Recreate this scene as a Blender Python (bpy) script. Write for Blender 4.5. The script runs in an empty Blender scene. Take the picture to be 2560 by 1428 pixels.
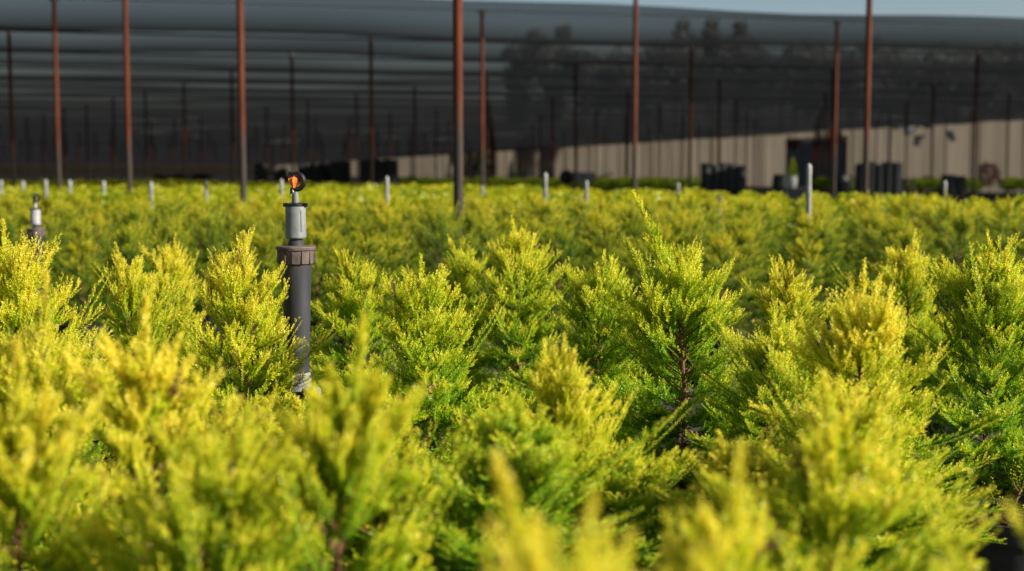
import bpy, math, random
import numpy as np
from mathutils import Vector, Matrix

sc = bpy.context.scene
COL = sc.collection
R = math.radians
random.seed(11)

# ------------------------------------------------------------------ camera
FPX, PW, PH, HORIZ = 3400.0, 2560.0, 1428.0, 430.0
CAMZ = 1.0
PITCH = math.atan((PH / 2 - HORIZ) / FPX)
cam_d = bpy.data.cameras.new('camera')
cam = bpy.data.objects.new('camera', cam_d)
COL.objects.link(cam)
cam.location = (0, 0, CAMZ)
cam.rotation_euler = (math.pi / 2 - PITCH, 0, 0)
cam_d.sensor_width = 36.0
cam_d.lens = 36.0 * FPX / PW
cam_d.clip_start = 0.05
cam_d.clip_end = 3000
cam_d.dof.use_dof = True
cam_d.dof.focus_distance = 3.25
cam_d.dof.aperture_fstop = 3.0
sc.camera = cam
_cp, _sp = math.cos(PITCH), math.sin(PITCH)

def ray(px, py):
    a, b = (px - PW / 2) / FPX, -(py - PH / 2) / FPX
    # camera space (a, b, -1): right = +x, up, forward = +y pitched down
    return Vector((a, _cp + b * _sp, -_sp + b * _cp))

def at(px, py, d):
    """world point seen at photo pixel (px, py) at forward distance d"""
    v = ray(px, py)
    return Vector((0, 0, CAMZ)) + v * (d / v.y)

# ------------------------------------------------------------------ mesh helpers
class MB:
    def __init__(self):
        self.v, self.f = [], []
    def add(self, vs, fs):
        n = len(self.v)
        self.v.extend(tuple(p) for p in vs)
        self.f.extend(tuple(i + n for i in f) for f in fs)
    def box(self, c, s, rz=0.0, taper=1.0):
        x, y, z = s[0] / 2, s[1] / 2, s[2] / 2
        cs, sn = math.cos(rz), math.sin(rz)
        vs = []
        for dz, k in ((-z, 1.0), (z, taper)):
            for dx, dy in ((-x, -y), (x, -y), (x, y), (-x, y)):
                dx2, dy2 = dx * k, dy * k
                vs.append((c[0] + dx2 * cs - dy2 * sn, c[1] + dx2 * sn + dy2 * cs, c[2] + dz))
        self.add(vs, [(3, 2, 1, 0), (4, 5, 6, 7), (0, 1, 5, 4), (1, 2, 6, 5), (2, 3, 7, 6), (3, 0, 4, 7)])
    def lathe(self, prof, n=24, c=(0, 0, 0), closed=True, ribs=None):
        vs, fs = [], []
        m = len(prof)
        for i in range(n):
            a = 2 * math.pi * i / n
            k = 1.0 if ribs is None else (1.0 + (ribs if i % 2 else -ribs))
            for r, z in prof:
                vs.append((c[0] + r * k * math.cos(a), c[1] + r * k * math.sin(a), c[2] + z))
        for i in range(n):
            j = (i + 1) % n
            for q in range(m - 1):
                fs.append((i * m + q, j * m + q, j * m + q + 1, i * m + q + 1))
        if closed:
            fs.append(tuple(i * m for i in reversed(range(n))))
            fs.append(tuple(i * m + m - 1 for i in range(n)))
        self.add(vs, fs)
    def tube(self, pts, rad, n=8):
        pts = [Vector(p) for p in pts]
        m = len(pts)
        rad = [rad] * m if isinstance(rad, (int, float)) else rad
        vs = []
        for i, p in enumerate(pts):
            t = (pts[min(i + 1, m - 1)] - pts[max(i - 1, 0)]).normalized()
            a = Vector((0, 1, 0)) if abs(t.y) < 0.8 else Vector((1, 0, 0))
            u = t.cross(a).normalized()
            w = t.cross(u)
            for k in range(n):
                q = 2 * math.pi * k / n
                vs.append(p + (u * math.cos(q) + w * math.sin(q)) * rad[i])
        fs = []
        for i in range(m - 1):
            for k in range(n):
                l = (k + 1) % n
                fs.append((i * n + k, i * n + l, (i + 1) * n + l, (i + 1) * n + k))
        fs.append(tuple(reversed(range(n))))
        fs.append(tuple((m - 1) * n + k for k in range(n)))
        self.add(vs, fs)
    def mesh(self, name, mat, smooth=False, bevel=0):
        me = bpy.data.meshes.new(name)
        me.from_pydata(self.v, [], self.f)
        import bmesh
        bm = bmesh.new(); bm.from_mesh(me)
        if bevel:
            bmesh.ops.bevel(bm, geom=[e for e in bm.edges if len(e.link_faces) == 2 and e.calc_face_angle(0) > 0.6],
                            offset=bevel, segments=2, affect='EDGES', clamp_overlap=True)
        bmesh.ops.recalc_face_normals(bm, faces=bm.faces)
        if smooth:
            for f in bm.faces: f.smooth = True
            for e in bm.edges:
                if len(e.link_faces) == 2 and e.calc_face_angle(0) > R(35): e.smooth = False
        bm.to_mesh(me); bm.free()
        me.materials.append(mat)
        return me
    def build(self, name, mat, parent=None, smooth=False, bevel=0, loc=None):
        return link(name, self.mesh(name, mat, smooth, bevel), parent, loc)

def link(name, me, parent=None, loc=None):
    o = bpy.data.objects.new(name, me)
    COL.objects.link(o)
    if parent is not None: o.parent = parent
    if loc is not None: o.location = loc
    return o

def tag(o, label=None, cat=None, group=None, kind=None):
    if label: o['label'] = label
    if cat: o['category'] = cat
    if group: o['group'] = group
    if kind: o['kind'] = kind
    return o

def empty(name, loc, label=None, cat=None, group=None, rz=0.0):
    o = bpy.data.objects.new(name, None)
    o.empty_display_size = 0.1
    COL.objects.link(o)
    o.location = loc
    o.rotation_euler = (0, 0, rz)
    return tag(o, label, cat, group)

def copy_tree(o, parent=None):
    c = o.copy()
    COL.objects.link(c)
    if parent is not None: c.parent = parent
    for ch in list(o.children): copy_tree(ch, c)
    return c

def quads_mesh(name, V, mat, attr=None):
    """V: (n,4,3) array, one quad each; attr: (n,) or (n,4) yellowness stored per vertex"""
    n = V.shape[0]
    me = bpy.data.meshes.new(name)
    me.vertices.add(n * 4); me.loops.add(n * 4); me.polygons.add(n)
    me.vertices.foreach_set('co', V.reshape(-1).astype(np.float32))
    me.loops.foreach_set('vertex_index', np.arange(n * 4, dtype=np.int32))
    me.polygons.foreach_set('loop_start', np.arange(0, n * 4, 4, dtype=np.int32))
    me.polygons.foreach_set('loop_total', np.full(n, 4, dtype=np.int32))
    if attr is not None:
        a = me.attributes.new('growth', 'FLOAT', 'POINT')
        if attr.ndim == 1: attr = np.repeat(attr[:, None], 4, 1)
        a.data.foreach_set('value', attr.reshape(-1).astype(np.float32))
    me.update(); me.validate()
    me.materials.append(mat)
    return me

# ------------------------------------------------------------------ materials
def new_mat(name):
    m = bpy.data.materials.new(name); m.use_nodes = True
    nt = m.node_tree
    for n in list(nt.nodes): nt.nodes.remove(n)
    out = nt.nodes.new('ShaderNodeOutputMaterial')
    return m, nt, out

def N(nt, typ, **kw):
    n = nt.nodes.new(typ)
    for k, v in kw.items():
        if k in n.inputs: n.inputs[k].default_value = v
        else: setattr(n, k, v)
    return n

def ramp(nt, stops):
    r = nt.nodes.new('ShaderNodeValToRGB')
    el = r.color_ramp.elements
    while len(el) > 1: el.remove(el[-1])
    el[0].position, el[0].color = stops[0][0], (*stops[0][1], 1)
    for p, c in stops[1:]:
        e = el.new(p); e.color = (*c, 1)
    return r

def surf_mat(name, c1, c2, rough=0.6, scale=8.0, bump=0.0, spec=0.4, stretch=(1, 1, 1), detail=6, c3=None, metal=0.0):
    m, nt, out = new_mat(name)
    p = N(nt, 'ShaderNodeBsdfPrincipled')
    p.inputs['Roughness'].default_value = rough
    p.inputs['Specular IOR Level'].default_value = spec
    p.inputs['Metallic'].default_value = metal
    tc = N(nt, 'ShaderNodeTexCoord')
    mp = N(nt, 'ShaderNodeMapping'); mp.inputs['Scale'].default_value = stretch
    nt.links.new(tc.outputs['Object'], mp.inputs['Vector'])
    no = N(nt, 'ShaderNodeTexNoise', Scale=scale, Detail=detail, Roughness=0.6)
    nt.links.new(mp.outputs[0], no.inputs['Vector'])
    st = [(0.32, c1), (0.68, c2)]
    if c3: st = [(0.3, c1), (0.52, c2), (0.72, c3)]
    rp = ramp(nt, st)
    nt.links.new(no.outputs[0], rp.inputs[0])
    nt.links.new(rp.outputs[0], p.inputs['Base Color'])
    if bump:
        b = N(nt, 'ShaderNodeBump', Strength=bump, Distance=0.02)
        nt.links.new(no.outputs[0], b.inputs['Height'])
        nt.links.new(b.outputs[0], p.inputs['Normal'])
    nt.links.new(p.outputs[0], out.inputs[0])
    return m

def leaf_mat(name, stops, trans=0.50, rough=0.45, spec=0.42, vary=0.12):
    m, nt, out = new_mat(name)
    at_ = N(nt, 'ShaderNodeAttribute', attribute_name='growth')
    oi = N(nt, 'ShaderNodeObjectInfo')
    mr = N(nt, 'ShaderNodeMapRange'); mr.inputs['To Min'].default_value = -vary; mr.inputs['To Max'].default_value = vary
    nt.links.new(oi.outputs['Random'], mr.inputs['Value'])
    ad = N(nt, 'ShaderNodeMath', operation='ADD', use_clamp=True)
    nt.links.new(at_.outputs['Fac'], ad.inputs[0]); nt.links.new(mr.outputs[0], ad.inputs[1])
    rp = ramp(nt, stops)
    nt.links.new(ad.outputs[0], rp.inputs[0])
    gt = N(nt, 'ShaderNodeMath', operation='GREATER_THAN'); gt.inputs[1].default_value = 1.6      # dry brown twigs
    nt.links.new(at_.outputs['Fac'], gt.inputs[0])
    cm = N(nt, 'ShaderNodeMixRGB'); cm.inputs[2].default_value = (0.17, 0.085, 0.035, 1)
    nt.links.new(gt.outputs[0], cm.inputs[0]); nt.links.new(rp.outputs[0], cm.inputs[1])
    p = N(nt, 'ShaderNodeBsdfPrincipled')
    p.inputs['Roughness'].default_value = rough
    p.inputs['Specular IOR Level'].default_value = spec
    t = N(nt, 'ShaderNodeBsdfTranslucent')
    nt.links.new(cm.outputs[0], p.inputs['Base Color'])
    nt.links.new(cm.outputs[0], t.inputs['Color'])
    mx = N(nt, 'ShaderNodeMixShader'); mx.inputs[0].default_value = trans
    nt.links.new(p.outputs[0], mx.inputs[1]); nt.links.new(t.outputs[0], mx.inputs[2])
    nt.links.new(mx.outputs[0], out.inputs[0])
    return m

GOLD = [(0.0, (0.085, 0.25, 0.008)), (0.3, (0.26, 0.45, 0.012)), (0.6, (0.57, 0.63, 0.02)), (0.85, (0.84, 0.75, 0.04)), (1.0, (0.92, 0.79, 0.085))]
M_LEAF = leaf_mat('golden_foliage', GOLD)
M_SHADE_OLIVE = leaf_mat('shaded_olive_foliage', [(0.0, (0.035, 0.11, 0.004)), (0.3, (0.13, 0.24, 0.007)), (0.6, (0.36, 0.385, 0.009)), (0.85, (0.62, 0.56, 0.014)), (1.0, (0.74, 0.60, 0.03))])  # darkened copy of the golden leaf: field shade put into the colour
M_HEDGE = leaf_mat('green_foliage', [(0.0, (0.10, 0.20, 0.01)), (1.0, (0.46, 0.54, 0.025))])
M_DARKLEAF = leaf_mat('dark_foliage', [(0.0, (0.02, 0.04, 0.012)), (1.0, (0.06, 0.09, 0.025))], trans=0.25)
M_ORANGE = leaf_mat('rust_orange_foliage', [(0.0, (0.16, 0.05, 0.02)), (1.0, (0.55, 0.16, 0.05))])
M_PINK = leaf_mat('pink_blossom', [(0.0, (0.50, 0.20, 0.16)), (1.0, (0.88, 0.55, 0.47))])
M_TREE = leaf_mat('haze_pale_tree_leaves', [(0.0, (0.18, 0.20, 0.18)), (1.0, (0.34, 0.36, 0.32))], trans=0.4)  # distance haze put into the colour: leaves paled towards grey
M_STEM = surf_mat('red_brown_bark', (0.09, 0.035, 0.02), (0.24, 0.10, 0.05), 0.8, 60, 0.3)
M_BARK = surf_mat('grey_bark', (0.06, 0.045, 0.03), (0.16, 0.12, 0.09), 0.9, 12, 0.5, stretch=(1, 1, .2))
M_POT = surf_mat('black_pot_plastic', (0.012, 0.012, 0.013), (0.030, 0.030, 0.032), 0.42, 25, 0.05, 0.5)
M_TUB = surf_mat('dusty_black_plastic', (0.016, 0.017, 0.018), (0.045, 0.047, 0.048), 0.5, 9, 0.05, 0.45)
M_SOIL = surf_mat('potting_soil', (0.02, 0.012, 0.008), (0.16, 0.07, 0.035), 0.95, 90, 1.0, 0.1)
M_SLEEVE = surf_mat('grey_riser_plastic', (0.018, 0.018, 0.022), (0.048, 0.047, 0.055), 0.5, 14, 0.06, 0.4, stretch=(1, 1, .3))
M_COLLAR = surf_mat('faded_brown_plastic', (0.06, 0.045, 0.042), (0.16, 0.115, 0.10), 0.65, 30, 0.15, 0.3)
M_BODY = surf_mat('pale_grey_plastic', (0.11, 0.12, 0.118), (0.215, 0.222, 0.212), 0.55, 22, 0.08, 0.4)
M_PALE = surf_mat('dusty_pale_fitting', (0.16, 0.16, 0.17), (0.30, 0.29, 0.29), 0.6, 20, 0.1, 0.35)
M_BLACK = surf_mat('black_nozzle_plastic', (0.006, 0.006, 0.006), (0.013, 0.013, 0.013), 0.35, 30, 0.0, 0.5)
M_ROTOR = surf_mat('orange_rotor_plastic', (0.75, 0.13, 0.02), (0.9, 0.22, 0.05), 0.4, 30, 0.0, 0.5)
M_PVC = surf_mat('white_pvc', (0.17, 0.165, 0.145), (0.31, 0.30, 0.28), 0.45, 14, 0.04, 0.4, stretch=(1, 1, .25))
M_GREYPVC = surf_mat('weathered_grey_pvc', (0.15, 0.145, 0.12), (0.26, 0.25, 0.215), 0.55, 14, 0.04, 0.3, stretch=(1, 1, .25))
M_LILAC = surf_mat('pale_lilac_plastic', (0.24, 0.22, 0.23), (0.40, 0.37, 0.385), 0.45, 20, 0.04, 0.4)
M_WHITE = surf_mat('white_glaze', (0.74, 0.71, 0.64), (0.84, 0.82, 0.76), 0.35, 10, 0.0, 0.5)
M_SHEET = surf_mat('white_plastic_sheet', (0.55, 0.57, 0.60), (0.75, 0.77, 0.80), 0.4, 3, 0.2, 0.4)
M_TRAY = surf_mat('grey_steel_tray', (0.10, 0.11, 0.12), (0.20, 0.21, 0.22), 0.5, 8, 0.1, 0.4)
M_DOOR = surf_mat('charcoal_door', (0.30, 0.29, 0.28), (0.46, 0.43, 0.40), 0.6, 1.2, 0.1, 0.3, stretch=(3, 3, .2))
M_WIRE = surf_mat('dark_steel_wire', (0.03, 0.03, 0.03), (0.07, 0.06, 0.05), 0.5, 20)
M_GROUND = surf_mat('gravel_and_weed_mat', (0.014, 0.014, 0.014), (0.04, 0.038, 0.034), 0.95, 2.2, 0.4, 0.1, c3=(0.085, 0.078, 0.066), detail=12)

# rusty post: red rust above, grey-brown below about 1.35 m
def post_mat():
    m, nt, out = new_mat('rusty_steel')
    tc = N(nt, 'ShaderNodeTexCoord')
    mp = N(nt, 'ShaderNodeMapping'); mp.inputs['Scale'].default_value = (1, 1, 0.12)
    nt.links.new(tc.outputs['Object'], mp.inputs['Vector'])
    no = N(nt, 'ShaderNodeTexNoise', Scale=22.0, Detail=8.0, Roughness=0.65)
    nt.links.new(mp.outputs[0], no.inputs['Vector'])
    rust = ramp(nt, [(0.3, (0.034, 0.007, 0.003)), (0.5, (0.088, 0.0185, 0.005)), (0.72, (0.14, 0.036, 0.011))])
    low = ramp(nt, [(0.3, (0.022, 0.015, 0.011)), (0.7, (0.060, 0.045, 0.035))])
    nt.links.new(no.outputs[0], rust.inputs[0]); nt.links.new(no.outputs[0], low.inputs[0])
    sx = N(nt, 'ShaderNodeSeparateXYZ'); nt.links.new(tc.outputs['Object'], sx.inputs[0])
    ad = N(nt, 'ShaderNodeMath', operation='MULTIPLY_ADD'); ad.inputs[1].default_value = 0.5
    nt.links.new(no.outputs[0], ad.inputs[0]); nt.links.new(sx.outputs['Z'], ad.inputs[2])
    mr = N(nt, 'ShaderNodeMapRange'); mr.inputs['From Min'].default_value = 1.44; mr.inputs['From Max'].default_value = 1.74
    nt.links.new(ad.outputs[0], mr.inputs['Value'])
    mx = N(nt, 'ShaderNodeMixRGB')
    nt.links.new(mr.outputs[0], mx.inputs[0]); nt.links.new(low.outputs[0], mx.inputs[1]); nt.links.new(rust.outputs[0], mx.inputs[2])
    p = N(nt, 'ShaderNodeBsdfPrincipled'); p.inputs['Roughness'].default_value = 0.75
    p.inputs['Specular IOR Level'].default_value = 0.25
    nt.links.new(mx.outputs[0], p.inputs['Base Color'])
    b = N(nt, 'ShaderNodeBump', Strength=0.25, Distance=0.01)
    nt.links.new(no.outputs[0], b.inputs['Height']); nt.links.new(b.outputs[0], p.inputs['Normal'])
    nt.links.new(p.outputs[0], out.inputs[0])
    return m
M_POST = post_mat()

# woven shade cloth: an open knit, so it passes less light the more slantwise the light meets it
def cloth_mat(name, c1, c2, open_face, open_graze, transl, tcol, scale, stretch):
    m, nt, out = new_mat(name)
    tc = N(nt, 'ShaderNodeTexCoord')
    mp = N(nt, 'ShaderNodeMapping'); mp.inputs['Scale'].default_value = stretch
    nt.links.new(tc.outputs['Object'], mp.inputs['Vector'])
    no = N(nt, 'ShaderNodeTexNoise', Scale=scale, Detail=5.0, Roughness=0.6)
    nt.links.new(mp.outputs[0], no.inputs['Vector'])
    rp = ramp(nt, [(0.3, c1), (0.7, c2)]); nt.links.new(no.outputs[0], rp.inputs[0])
    d = N(nt, 'ShaderNodeBsdfDiffuse'); nt.links.new(rp.outputs[0], d.inputs['Color'])
    t = N(nt, 'ShaderNodeBsdfTranslucent', Color=(*tcol, 1))
    mx = N(nt, 'ShaderNodeMixShader'); mx.inputs[0].default_value = transl
    nt.links.new(d.outputs[0], mx.inputs[1]); nt.links.new(t.outputs[0], mx.inputs[2])
    if open_face <= 0:
        rp2 = ramp(nt, [(0.3, tuple(x * .72 for x in tcol)), (0.7, tuple(x * 1.15 for x in tcol))])
        nt.links.new(no.outputs[0], rp2.inputs[0]); nt.links.new(rp2.outputs[0], t.inputs['Color'])
        nt.links.new(mx.outputs[0], out.inputs[0])
        return m
    lw = N(nt, 'ShaderNodeLayerWeight', Blend=0.5)
    mr = N(nt, 'ShaderNodeMapRange')
    mr.inputs['From Min'].default_value = 0.72; mr.inputs['From Max'].default_value = 0.935
    mr.inputs['To Min'].default_value = open_face; mr.inputs['To Max'].default_value = open_graze
    nt.links.new(lw.outputs['Facing'], mr.inputs['Value'])
    tr = N(nt, 'ShaderNodeBsdfTransparent')
    m2 = N(nt, 'ShaderNodeMixShader')
    nt.links.new(mr.outputs[0], m2.inputs[0]); nt.links.new(mx.outputs[0], m2.inputs[1]); nt.links.new(tr.outputs[0], m2.inputs[2])
    nt.links.new(m2.outputs[0], out.inputs[0])
    return m
M_ROOF = cloth_mat('black_shade_cloth', (0.006, 0.006, 0.006), (0.013, 0.013, 0.013), 0.215, 0.003, 0.35, (0.03, 0.031, 0.033), 0.5, (0.15, 1, 1))
M_WALL = cloth_mat('tan_wall_cloth', (0.11, 0.09, 0.065), (0.17, 0.145, 0.11), 0, 0, 0.62, (0.135, 0.113, 0.086), 0.9, (1, 1, 0.12))

# ------------------------------------------------------------------ golden shrubs
def stem_line(rng, H):
    a, b, c = rng.normal(0, 0.012, 3)
    ph = rng.uniform(0, 6.28)
    return lambda z: np.array([a * np.sin(z / H * 4 + ph) + c * z / H, b * np.sin(z / H * 3.3 + ph * 2), z]) - np.array([a * np.sin(ph), b * np.sin(ph * 2), 0])

def curve(p0, d, L, bend, s):
    v = p0 + d * (L * s)
    return v + np.array([0, 0, 1.0]) * (bend * L * s * s)

def gen_plant(seed, H=0.5, Rad=0.18, nprim=64, lead=0.1, nlead=3, lead_tilt=(0, 0), sec_sp=0.0075, leaf_sp=0.00115, ll=0.0055, lw=0.0026, frate=0.22, bare=False, zk=0.40, lmulead=0.42, dead=0.012,
              tert=True, sec_len=1.0, bias=0.0):
    rng = np.random.default_rng(seed)
    st = stem_line(rng, H)
    lop = rng.uniform(0, 6.28)
    P, D, Ls, B, Y0, Y1 = [], [], [], [], [], []
    prim = []
    def shoot(p, d, L, b, y0, y1):
        P.append(p); D.append(d / np.linalg.norm(d)); Ls.append(L); B.append(b); Y0.append(y0); Y1.append(y1)
    def side(p0, d, L, b, zrel, sec0, nmul=1.0, lmul=1.0, pinnate=True):
        n = max(3, int(L / sec_sp * nmul))
        ang = rng.uniform(0, 6.28)
        for k in range(n):
            s = sec0 + (1 - sec0) * (k + rng.uniform(0.2, 0.8)) / n
            p = curve(p0, d, L, b, s)
            t = d + np.array([0, 0, 2 * b * s]); t /= np.linalg.norm(t)
            u = np.cross(t, [0, 0, 1.0]); u /= (np.linalg.norm(u) + 1e-6)
            w = np.cross(u, t)
            ang = (math.pi if k % 2 else 0.0) + rng.normal(0, 0.55) if pinnate else ang + 2.4 + rng.normal(0, 0.35)
            a = rng.uniform(0.48, 0.75)
            sd = t * math.cos(a) + (u * math.cos(ang) + w * math.sin(ang) * 0.8) * math.sin(a)
            sd[2] += 0.20 + 0.38 * zrel
            L2 = (0.066 * max(1 - s, 0) ** 0.7 + 0.011) * rng.uniform(0.7, 1.3) * sec_len * lmul
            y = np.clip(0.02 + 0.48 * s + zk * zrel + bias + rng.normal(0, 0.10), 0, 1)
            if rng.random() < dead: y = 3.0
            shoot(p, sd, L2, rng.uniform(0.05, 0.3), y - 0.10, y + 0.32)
            if tert and L2 > 0.040:
                sdn = sd / np.linalg.norm(sd)
                for q in range(int(L2 / 0.016)):
                    ss = rng.uniform(0.25, 0.85)
                    r3 = rng.normal(0, 1, 3); r3 -= sdn * r3.dot(sdn); r3 /= (np.linalg.norm(r3) + 1e-6)
                    shoot(p + sdn * L2 * ss, sdn * 0.75 + r3 * 0.65 + np.array([0, 0, .15]), rng.uniform(0.009, 0.02), 0.2, y, y + 0.22)
    nprim = int(nprim * 1.3)
    for i in range(nprim):
        zr = ((i + 0.5) / nprim) ** 1.2
        z = 0.015 + H * 0.94 * zr
        az = i * 2.39996 + rng.normal(0, 0.35)
        el = R(-16 + 64 * zr ** 0.9) + rng.normal(0, 0.16)
        if bare and 0.34 < zr < 0.66 and math.cos(az + 1.75) > 0.78: continue
        pr = np.interp(zr, [0, 0.12, 0.35, 0.6, 0.82, 1.0], [1.02, 1.08, 1.0, 0.82, 0.55, 0.28])
        L = Rad * pr / max(math.cos(el), 0.55) * rng.uniform(0.66, 1.32) * (1 + 0.16 * math.cos(az - lop)) * (0.58 if i % 4 == 1 else 1.0)
        p0 = st(z)
        d = np.array([math.cos(az) * math.cos(el), math.sin(az) * math.cos(el), math.sin(el)])
        b = rng.uniform(0.05, 0.38)
        fing = 0.3 < zr < 0.72 and rng.random() < frate
        if fing:
            L *= rng.uniform(1.15, 1.45); d = d + np.array([0, 0, 0.35]); d /= np.linalg.norm(d); b *= 1.2
        rise = L * (d[2] + b); lim = H * 0.98 + lead * rng.uniform(0, 1.0) ** 1.5 * 0.9 - p0[2]
        if rise > lim: L *= max(lim / rise, 0.35)
        prim.append((p0, d, L, b))
        shoot(p0 + d * L * 0.2, d, L * 0.85, b, 0.05 + 0.3 * zr + bias, 0.55 + 0.4 * zr + bias)
        side(p0, d, L, b, zr, 0.14, 1.0, 0.42 if fing else 1.0)
    top = st(H * 0.93)
    for k in range(nlead):
        az = k * 2.2 + rng.uniform(0, 1)
        el = R(rng.uniform(66, 82) if k < 2 else rng.uniform(52, 80))
        d = np.array([math.cos(az) * math.cos(el) + lead_tilt[0] * (1 if k == 0 else .6), math.sin(az) * math.cos(el) + lead_tilt[1], math.sin(el)])
        d /= np.linalg.norm(d)
        L = lead * (1.0 if k == 0 else rng.uniform(0.45, 0.85)) + H * 0.07
        p0 = st(H * (0.93 if k == 0 else rng.uniform(0.70, 0.93)))
        prim.append((p0, d, L, 0.05))
        shoot(p0, d, L, 0.05, 0.6, 0.95)
        side(p0, d, L, 0.05, 0.8, 0.1, 2.1, lmulead, False)
    P = np.array(P); D = np.array(D); Ls = np.array(Ls); B = np.array(B); Y0 = np.array(Y0); Y1 = np.array(Y1)
    n = np.maximum(3, (Ls / leaf_sp).astype(int))
    idx = np.repeat(np.arange(len(n)), n)
    k = np.arange(len(idx)) - np.repeat(np.cumsum(n) - n, n)
    s = (k + 0.7) / n[idx]
    p, d, L, b = P[idx], D[idx], Ls[idx][:, None], B[idx][:, None]
    S = s[:, None]
    pos = p + d * L * S; pos[:, 2] += (b * L * S * S)[:, 0]
    t = d.copy(); t[:, 2] += 2 * B[idx] * s
    t /= np.linalg.norm(t, axis=1, keepdims=True)
    ref = np.where(np.abs(t[:, 2:3]) > 0.9, np.array([[1.0, 0, 0]]), np.array([[0, 0, 1.0]]))
    u = np.cross(t, ref); u /= np.linalg.norm(u, axis=1, keepdims=True)
    w = np.cross(t, u)
    phi = k * 2.39996 + rng.uniform(0, 6.28, len(n))[idx]
    rad = u * np.cos(phi)[:, None] + w * np.sin(phi)[:, None]
    tipn = np.clip((s - 0.8) / 0.2, 0, 1)
    a = (rng.uniform(0.55, 0.95, len(idx)) * (1 - 0.55 * tipn))[:, None]
    ld = t * np.cos(a) + rad * np.sin(a)
    sc_ = (rng.uniform(0.75, 1.25, len(idx)) * (1 - 0.35 * tipn))[:, None]
    wd = np.cross(ld, rad + rng.normal(0, 0.25, rad.shape)); wd /= (np.linalg.norm(wd, axis=1, keepdims=True) + 1e-9)
    nrm = np.cross(wd, ld)
    q0 = pos
    q1 = pos + ld * ll * sc_ * 0.5 + wd * lw * 0.5 * sc_ + nrm * lw * 0.15
    q2 = pos + ld * ll * sc_
    q3 = pos + ld * ll * sc_ * 0.5 - wd * lw * 0.5 * sc_ + nrm * lw * 0.15
    V = np.stack([q0, q1, q2, q3], 1)
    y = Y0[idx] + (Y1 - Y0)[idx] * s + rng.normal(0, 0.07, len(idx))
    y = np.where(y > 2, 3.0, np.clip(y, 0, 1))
    return V, y, st, prim

def stem_mesh(name, st, H, prim, r0=0.0062):
    b = MB()
    b.tube([st(H * 0.97 * i / 9) - np.array([0, 0, 0.02 if i == 0 else 0]) for i in range(10)], [r0 * (1 - 0.75 * i / 9) for i in range(10)], 7)
    for p0, d, L, bd in prim:
        b.tube([curve(p0, d, L, bd, s) for s in (0, 0.45, 0.85)], [0.0019, 0.0013, 0.0006], 3)
    return b.mesh(name, M_STEM, True)

POT_H, SOIL_Z = 0.28, 0.262
pb = MB()
pb.lathe([(0.095, 0.0), (0.112, 0.235), (0.121, 0.237), (0.125, 0.279), (0.121, 0.2805), (0.116, 0.276), (0.104, 0.02)], 32)
POT_ME = pb.mesh('pot', M_POT, True)
sb = MB()
sb.lathe([(0.1125, 0.255), (0.08, 0.263), (0.03, 0.268), (0.002, 0.269)], 20)
rr = random.Random(5)
for i in range(70):
    a, q = rr.uniform(0, 6.28), 0.105 * math.sqrt(rr.random())
    sb.box((q * math.cos(a), q * math.sin(a), 0.267 + rr.uniform(0, .006)), (rr.uniform(.006, .018), rr.uniform(.003, .007), rr.uniform(.002, .005)), rr.uniform(0, 3))
SOIL_ME = sb.mesh('potting_soil', M_SOIL)

def make_kind(seed, mat=None, **kw):
    H = kw.get('H', 0.5)
    V, y, st, prim = gen_plant(seed, **kw)
    print('KIND', seed, len(V))
    return quads_mesh('foliage', V, mat or M_LEAF, y), stem_mesh('stem', st, H, prim), H * 0.93 + 0.88 * (kw.get('lead', 0.1) + 0.07 * H)

LOOSE_ARGS = dict(H=0.46, Rad=0.185, lead=0.12, nlead=10, nprim=62, bias=0.05, frate=0.5, sec_sp=0.0085, ll=0.0068, lw=0.0034)
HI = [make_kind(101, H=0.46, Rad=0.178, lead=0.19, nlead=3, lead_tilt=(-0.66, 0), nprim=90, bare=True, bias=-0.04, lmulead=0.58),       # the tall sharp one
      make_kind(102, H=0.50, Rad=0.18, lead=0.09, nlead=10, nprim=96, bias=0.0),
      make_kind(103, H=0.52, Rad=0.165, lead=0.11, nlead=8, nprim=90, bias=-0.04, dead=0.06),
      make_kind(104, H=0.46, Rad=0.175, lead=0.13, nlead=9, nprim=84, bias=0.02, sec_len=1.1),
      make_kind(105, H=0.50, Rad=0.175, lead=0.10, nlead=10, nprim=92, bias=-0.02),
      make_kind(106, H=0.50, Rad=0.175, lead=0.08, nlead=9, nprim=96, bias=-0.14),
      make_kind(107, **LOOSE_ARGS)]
DEEP = [make_kind(301 + i, M_SHADE_OLIVE, H=0.5, Rad=0.175, lead=[.10, .06, .08][i], nlead=5, nprim=70, zk=0.56, bias=[-0.24, -0.32, -0.28][i], sec_sp=0.010, leaf_sp=0.0018, ll=0.0075, lw=0.0036, tert=False) for i in range(3)]  # flank shade put into DEEP and MID leaf colour: greener, darker low down
MID = [make_kind(201 + i, M_SHADE_OLIVE, H=0.5, Rad=0.165, lead=[.09, .06, .08, .04][i], nlead=3, nprim=56, sec_sp=0.015, leaf_sp=0.0032, ll=0.012, lw=0.0056,
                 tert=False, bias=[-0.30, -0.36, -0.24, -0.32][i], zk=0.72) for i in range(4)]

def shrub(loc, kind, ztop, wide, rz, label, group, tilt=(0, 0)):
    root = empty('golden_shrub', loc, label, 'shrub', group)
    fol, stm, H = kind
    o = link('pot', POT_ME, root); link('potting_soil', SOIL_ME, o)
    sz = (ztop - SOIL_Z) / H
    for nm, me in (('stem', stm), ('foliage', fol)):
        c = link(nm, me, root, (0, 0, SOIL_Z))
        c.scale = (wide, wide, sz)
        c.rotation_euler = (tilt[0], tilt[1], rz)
    return root

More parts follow.
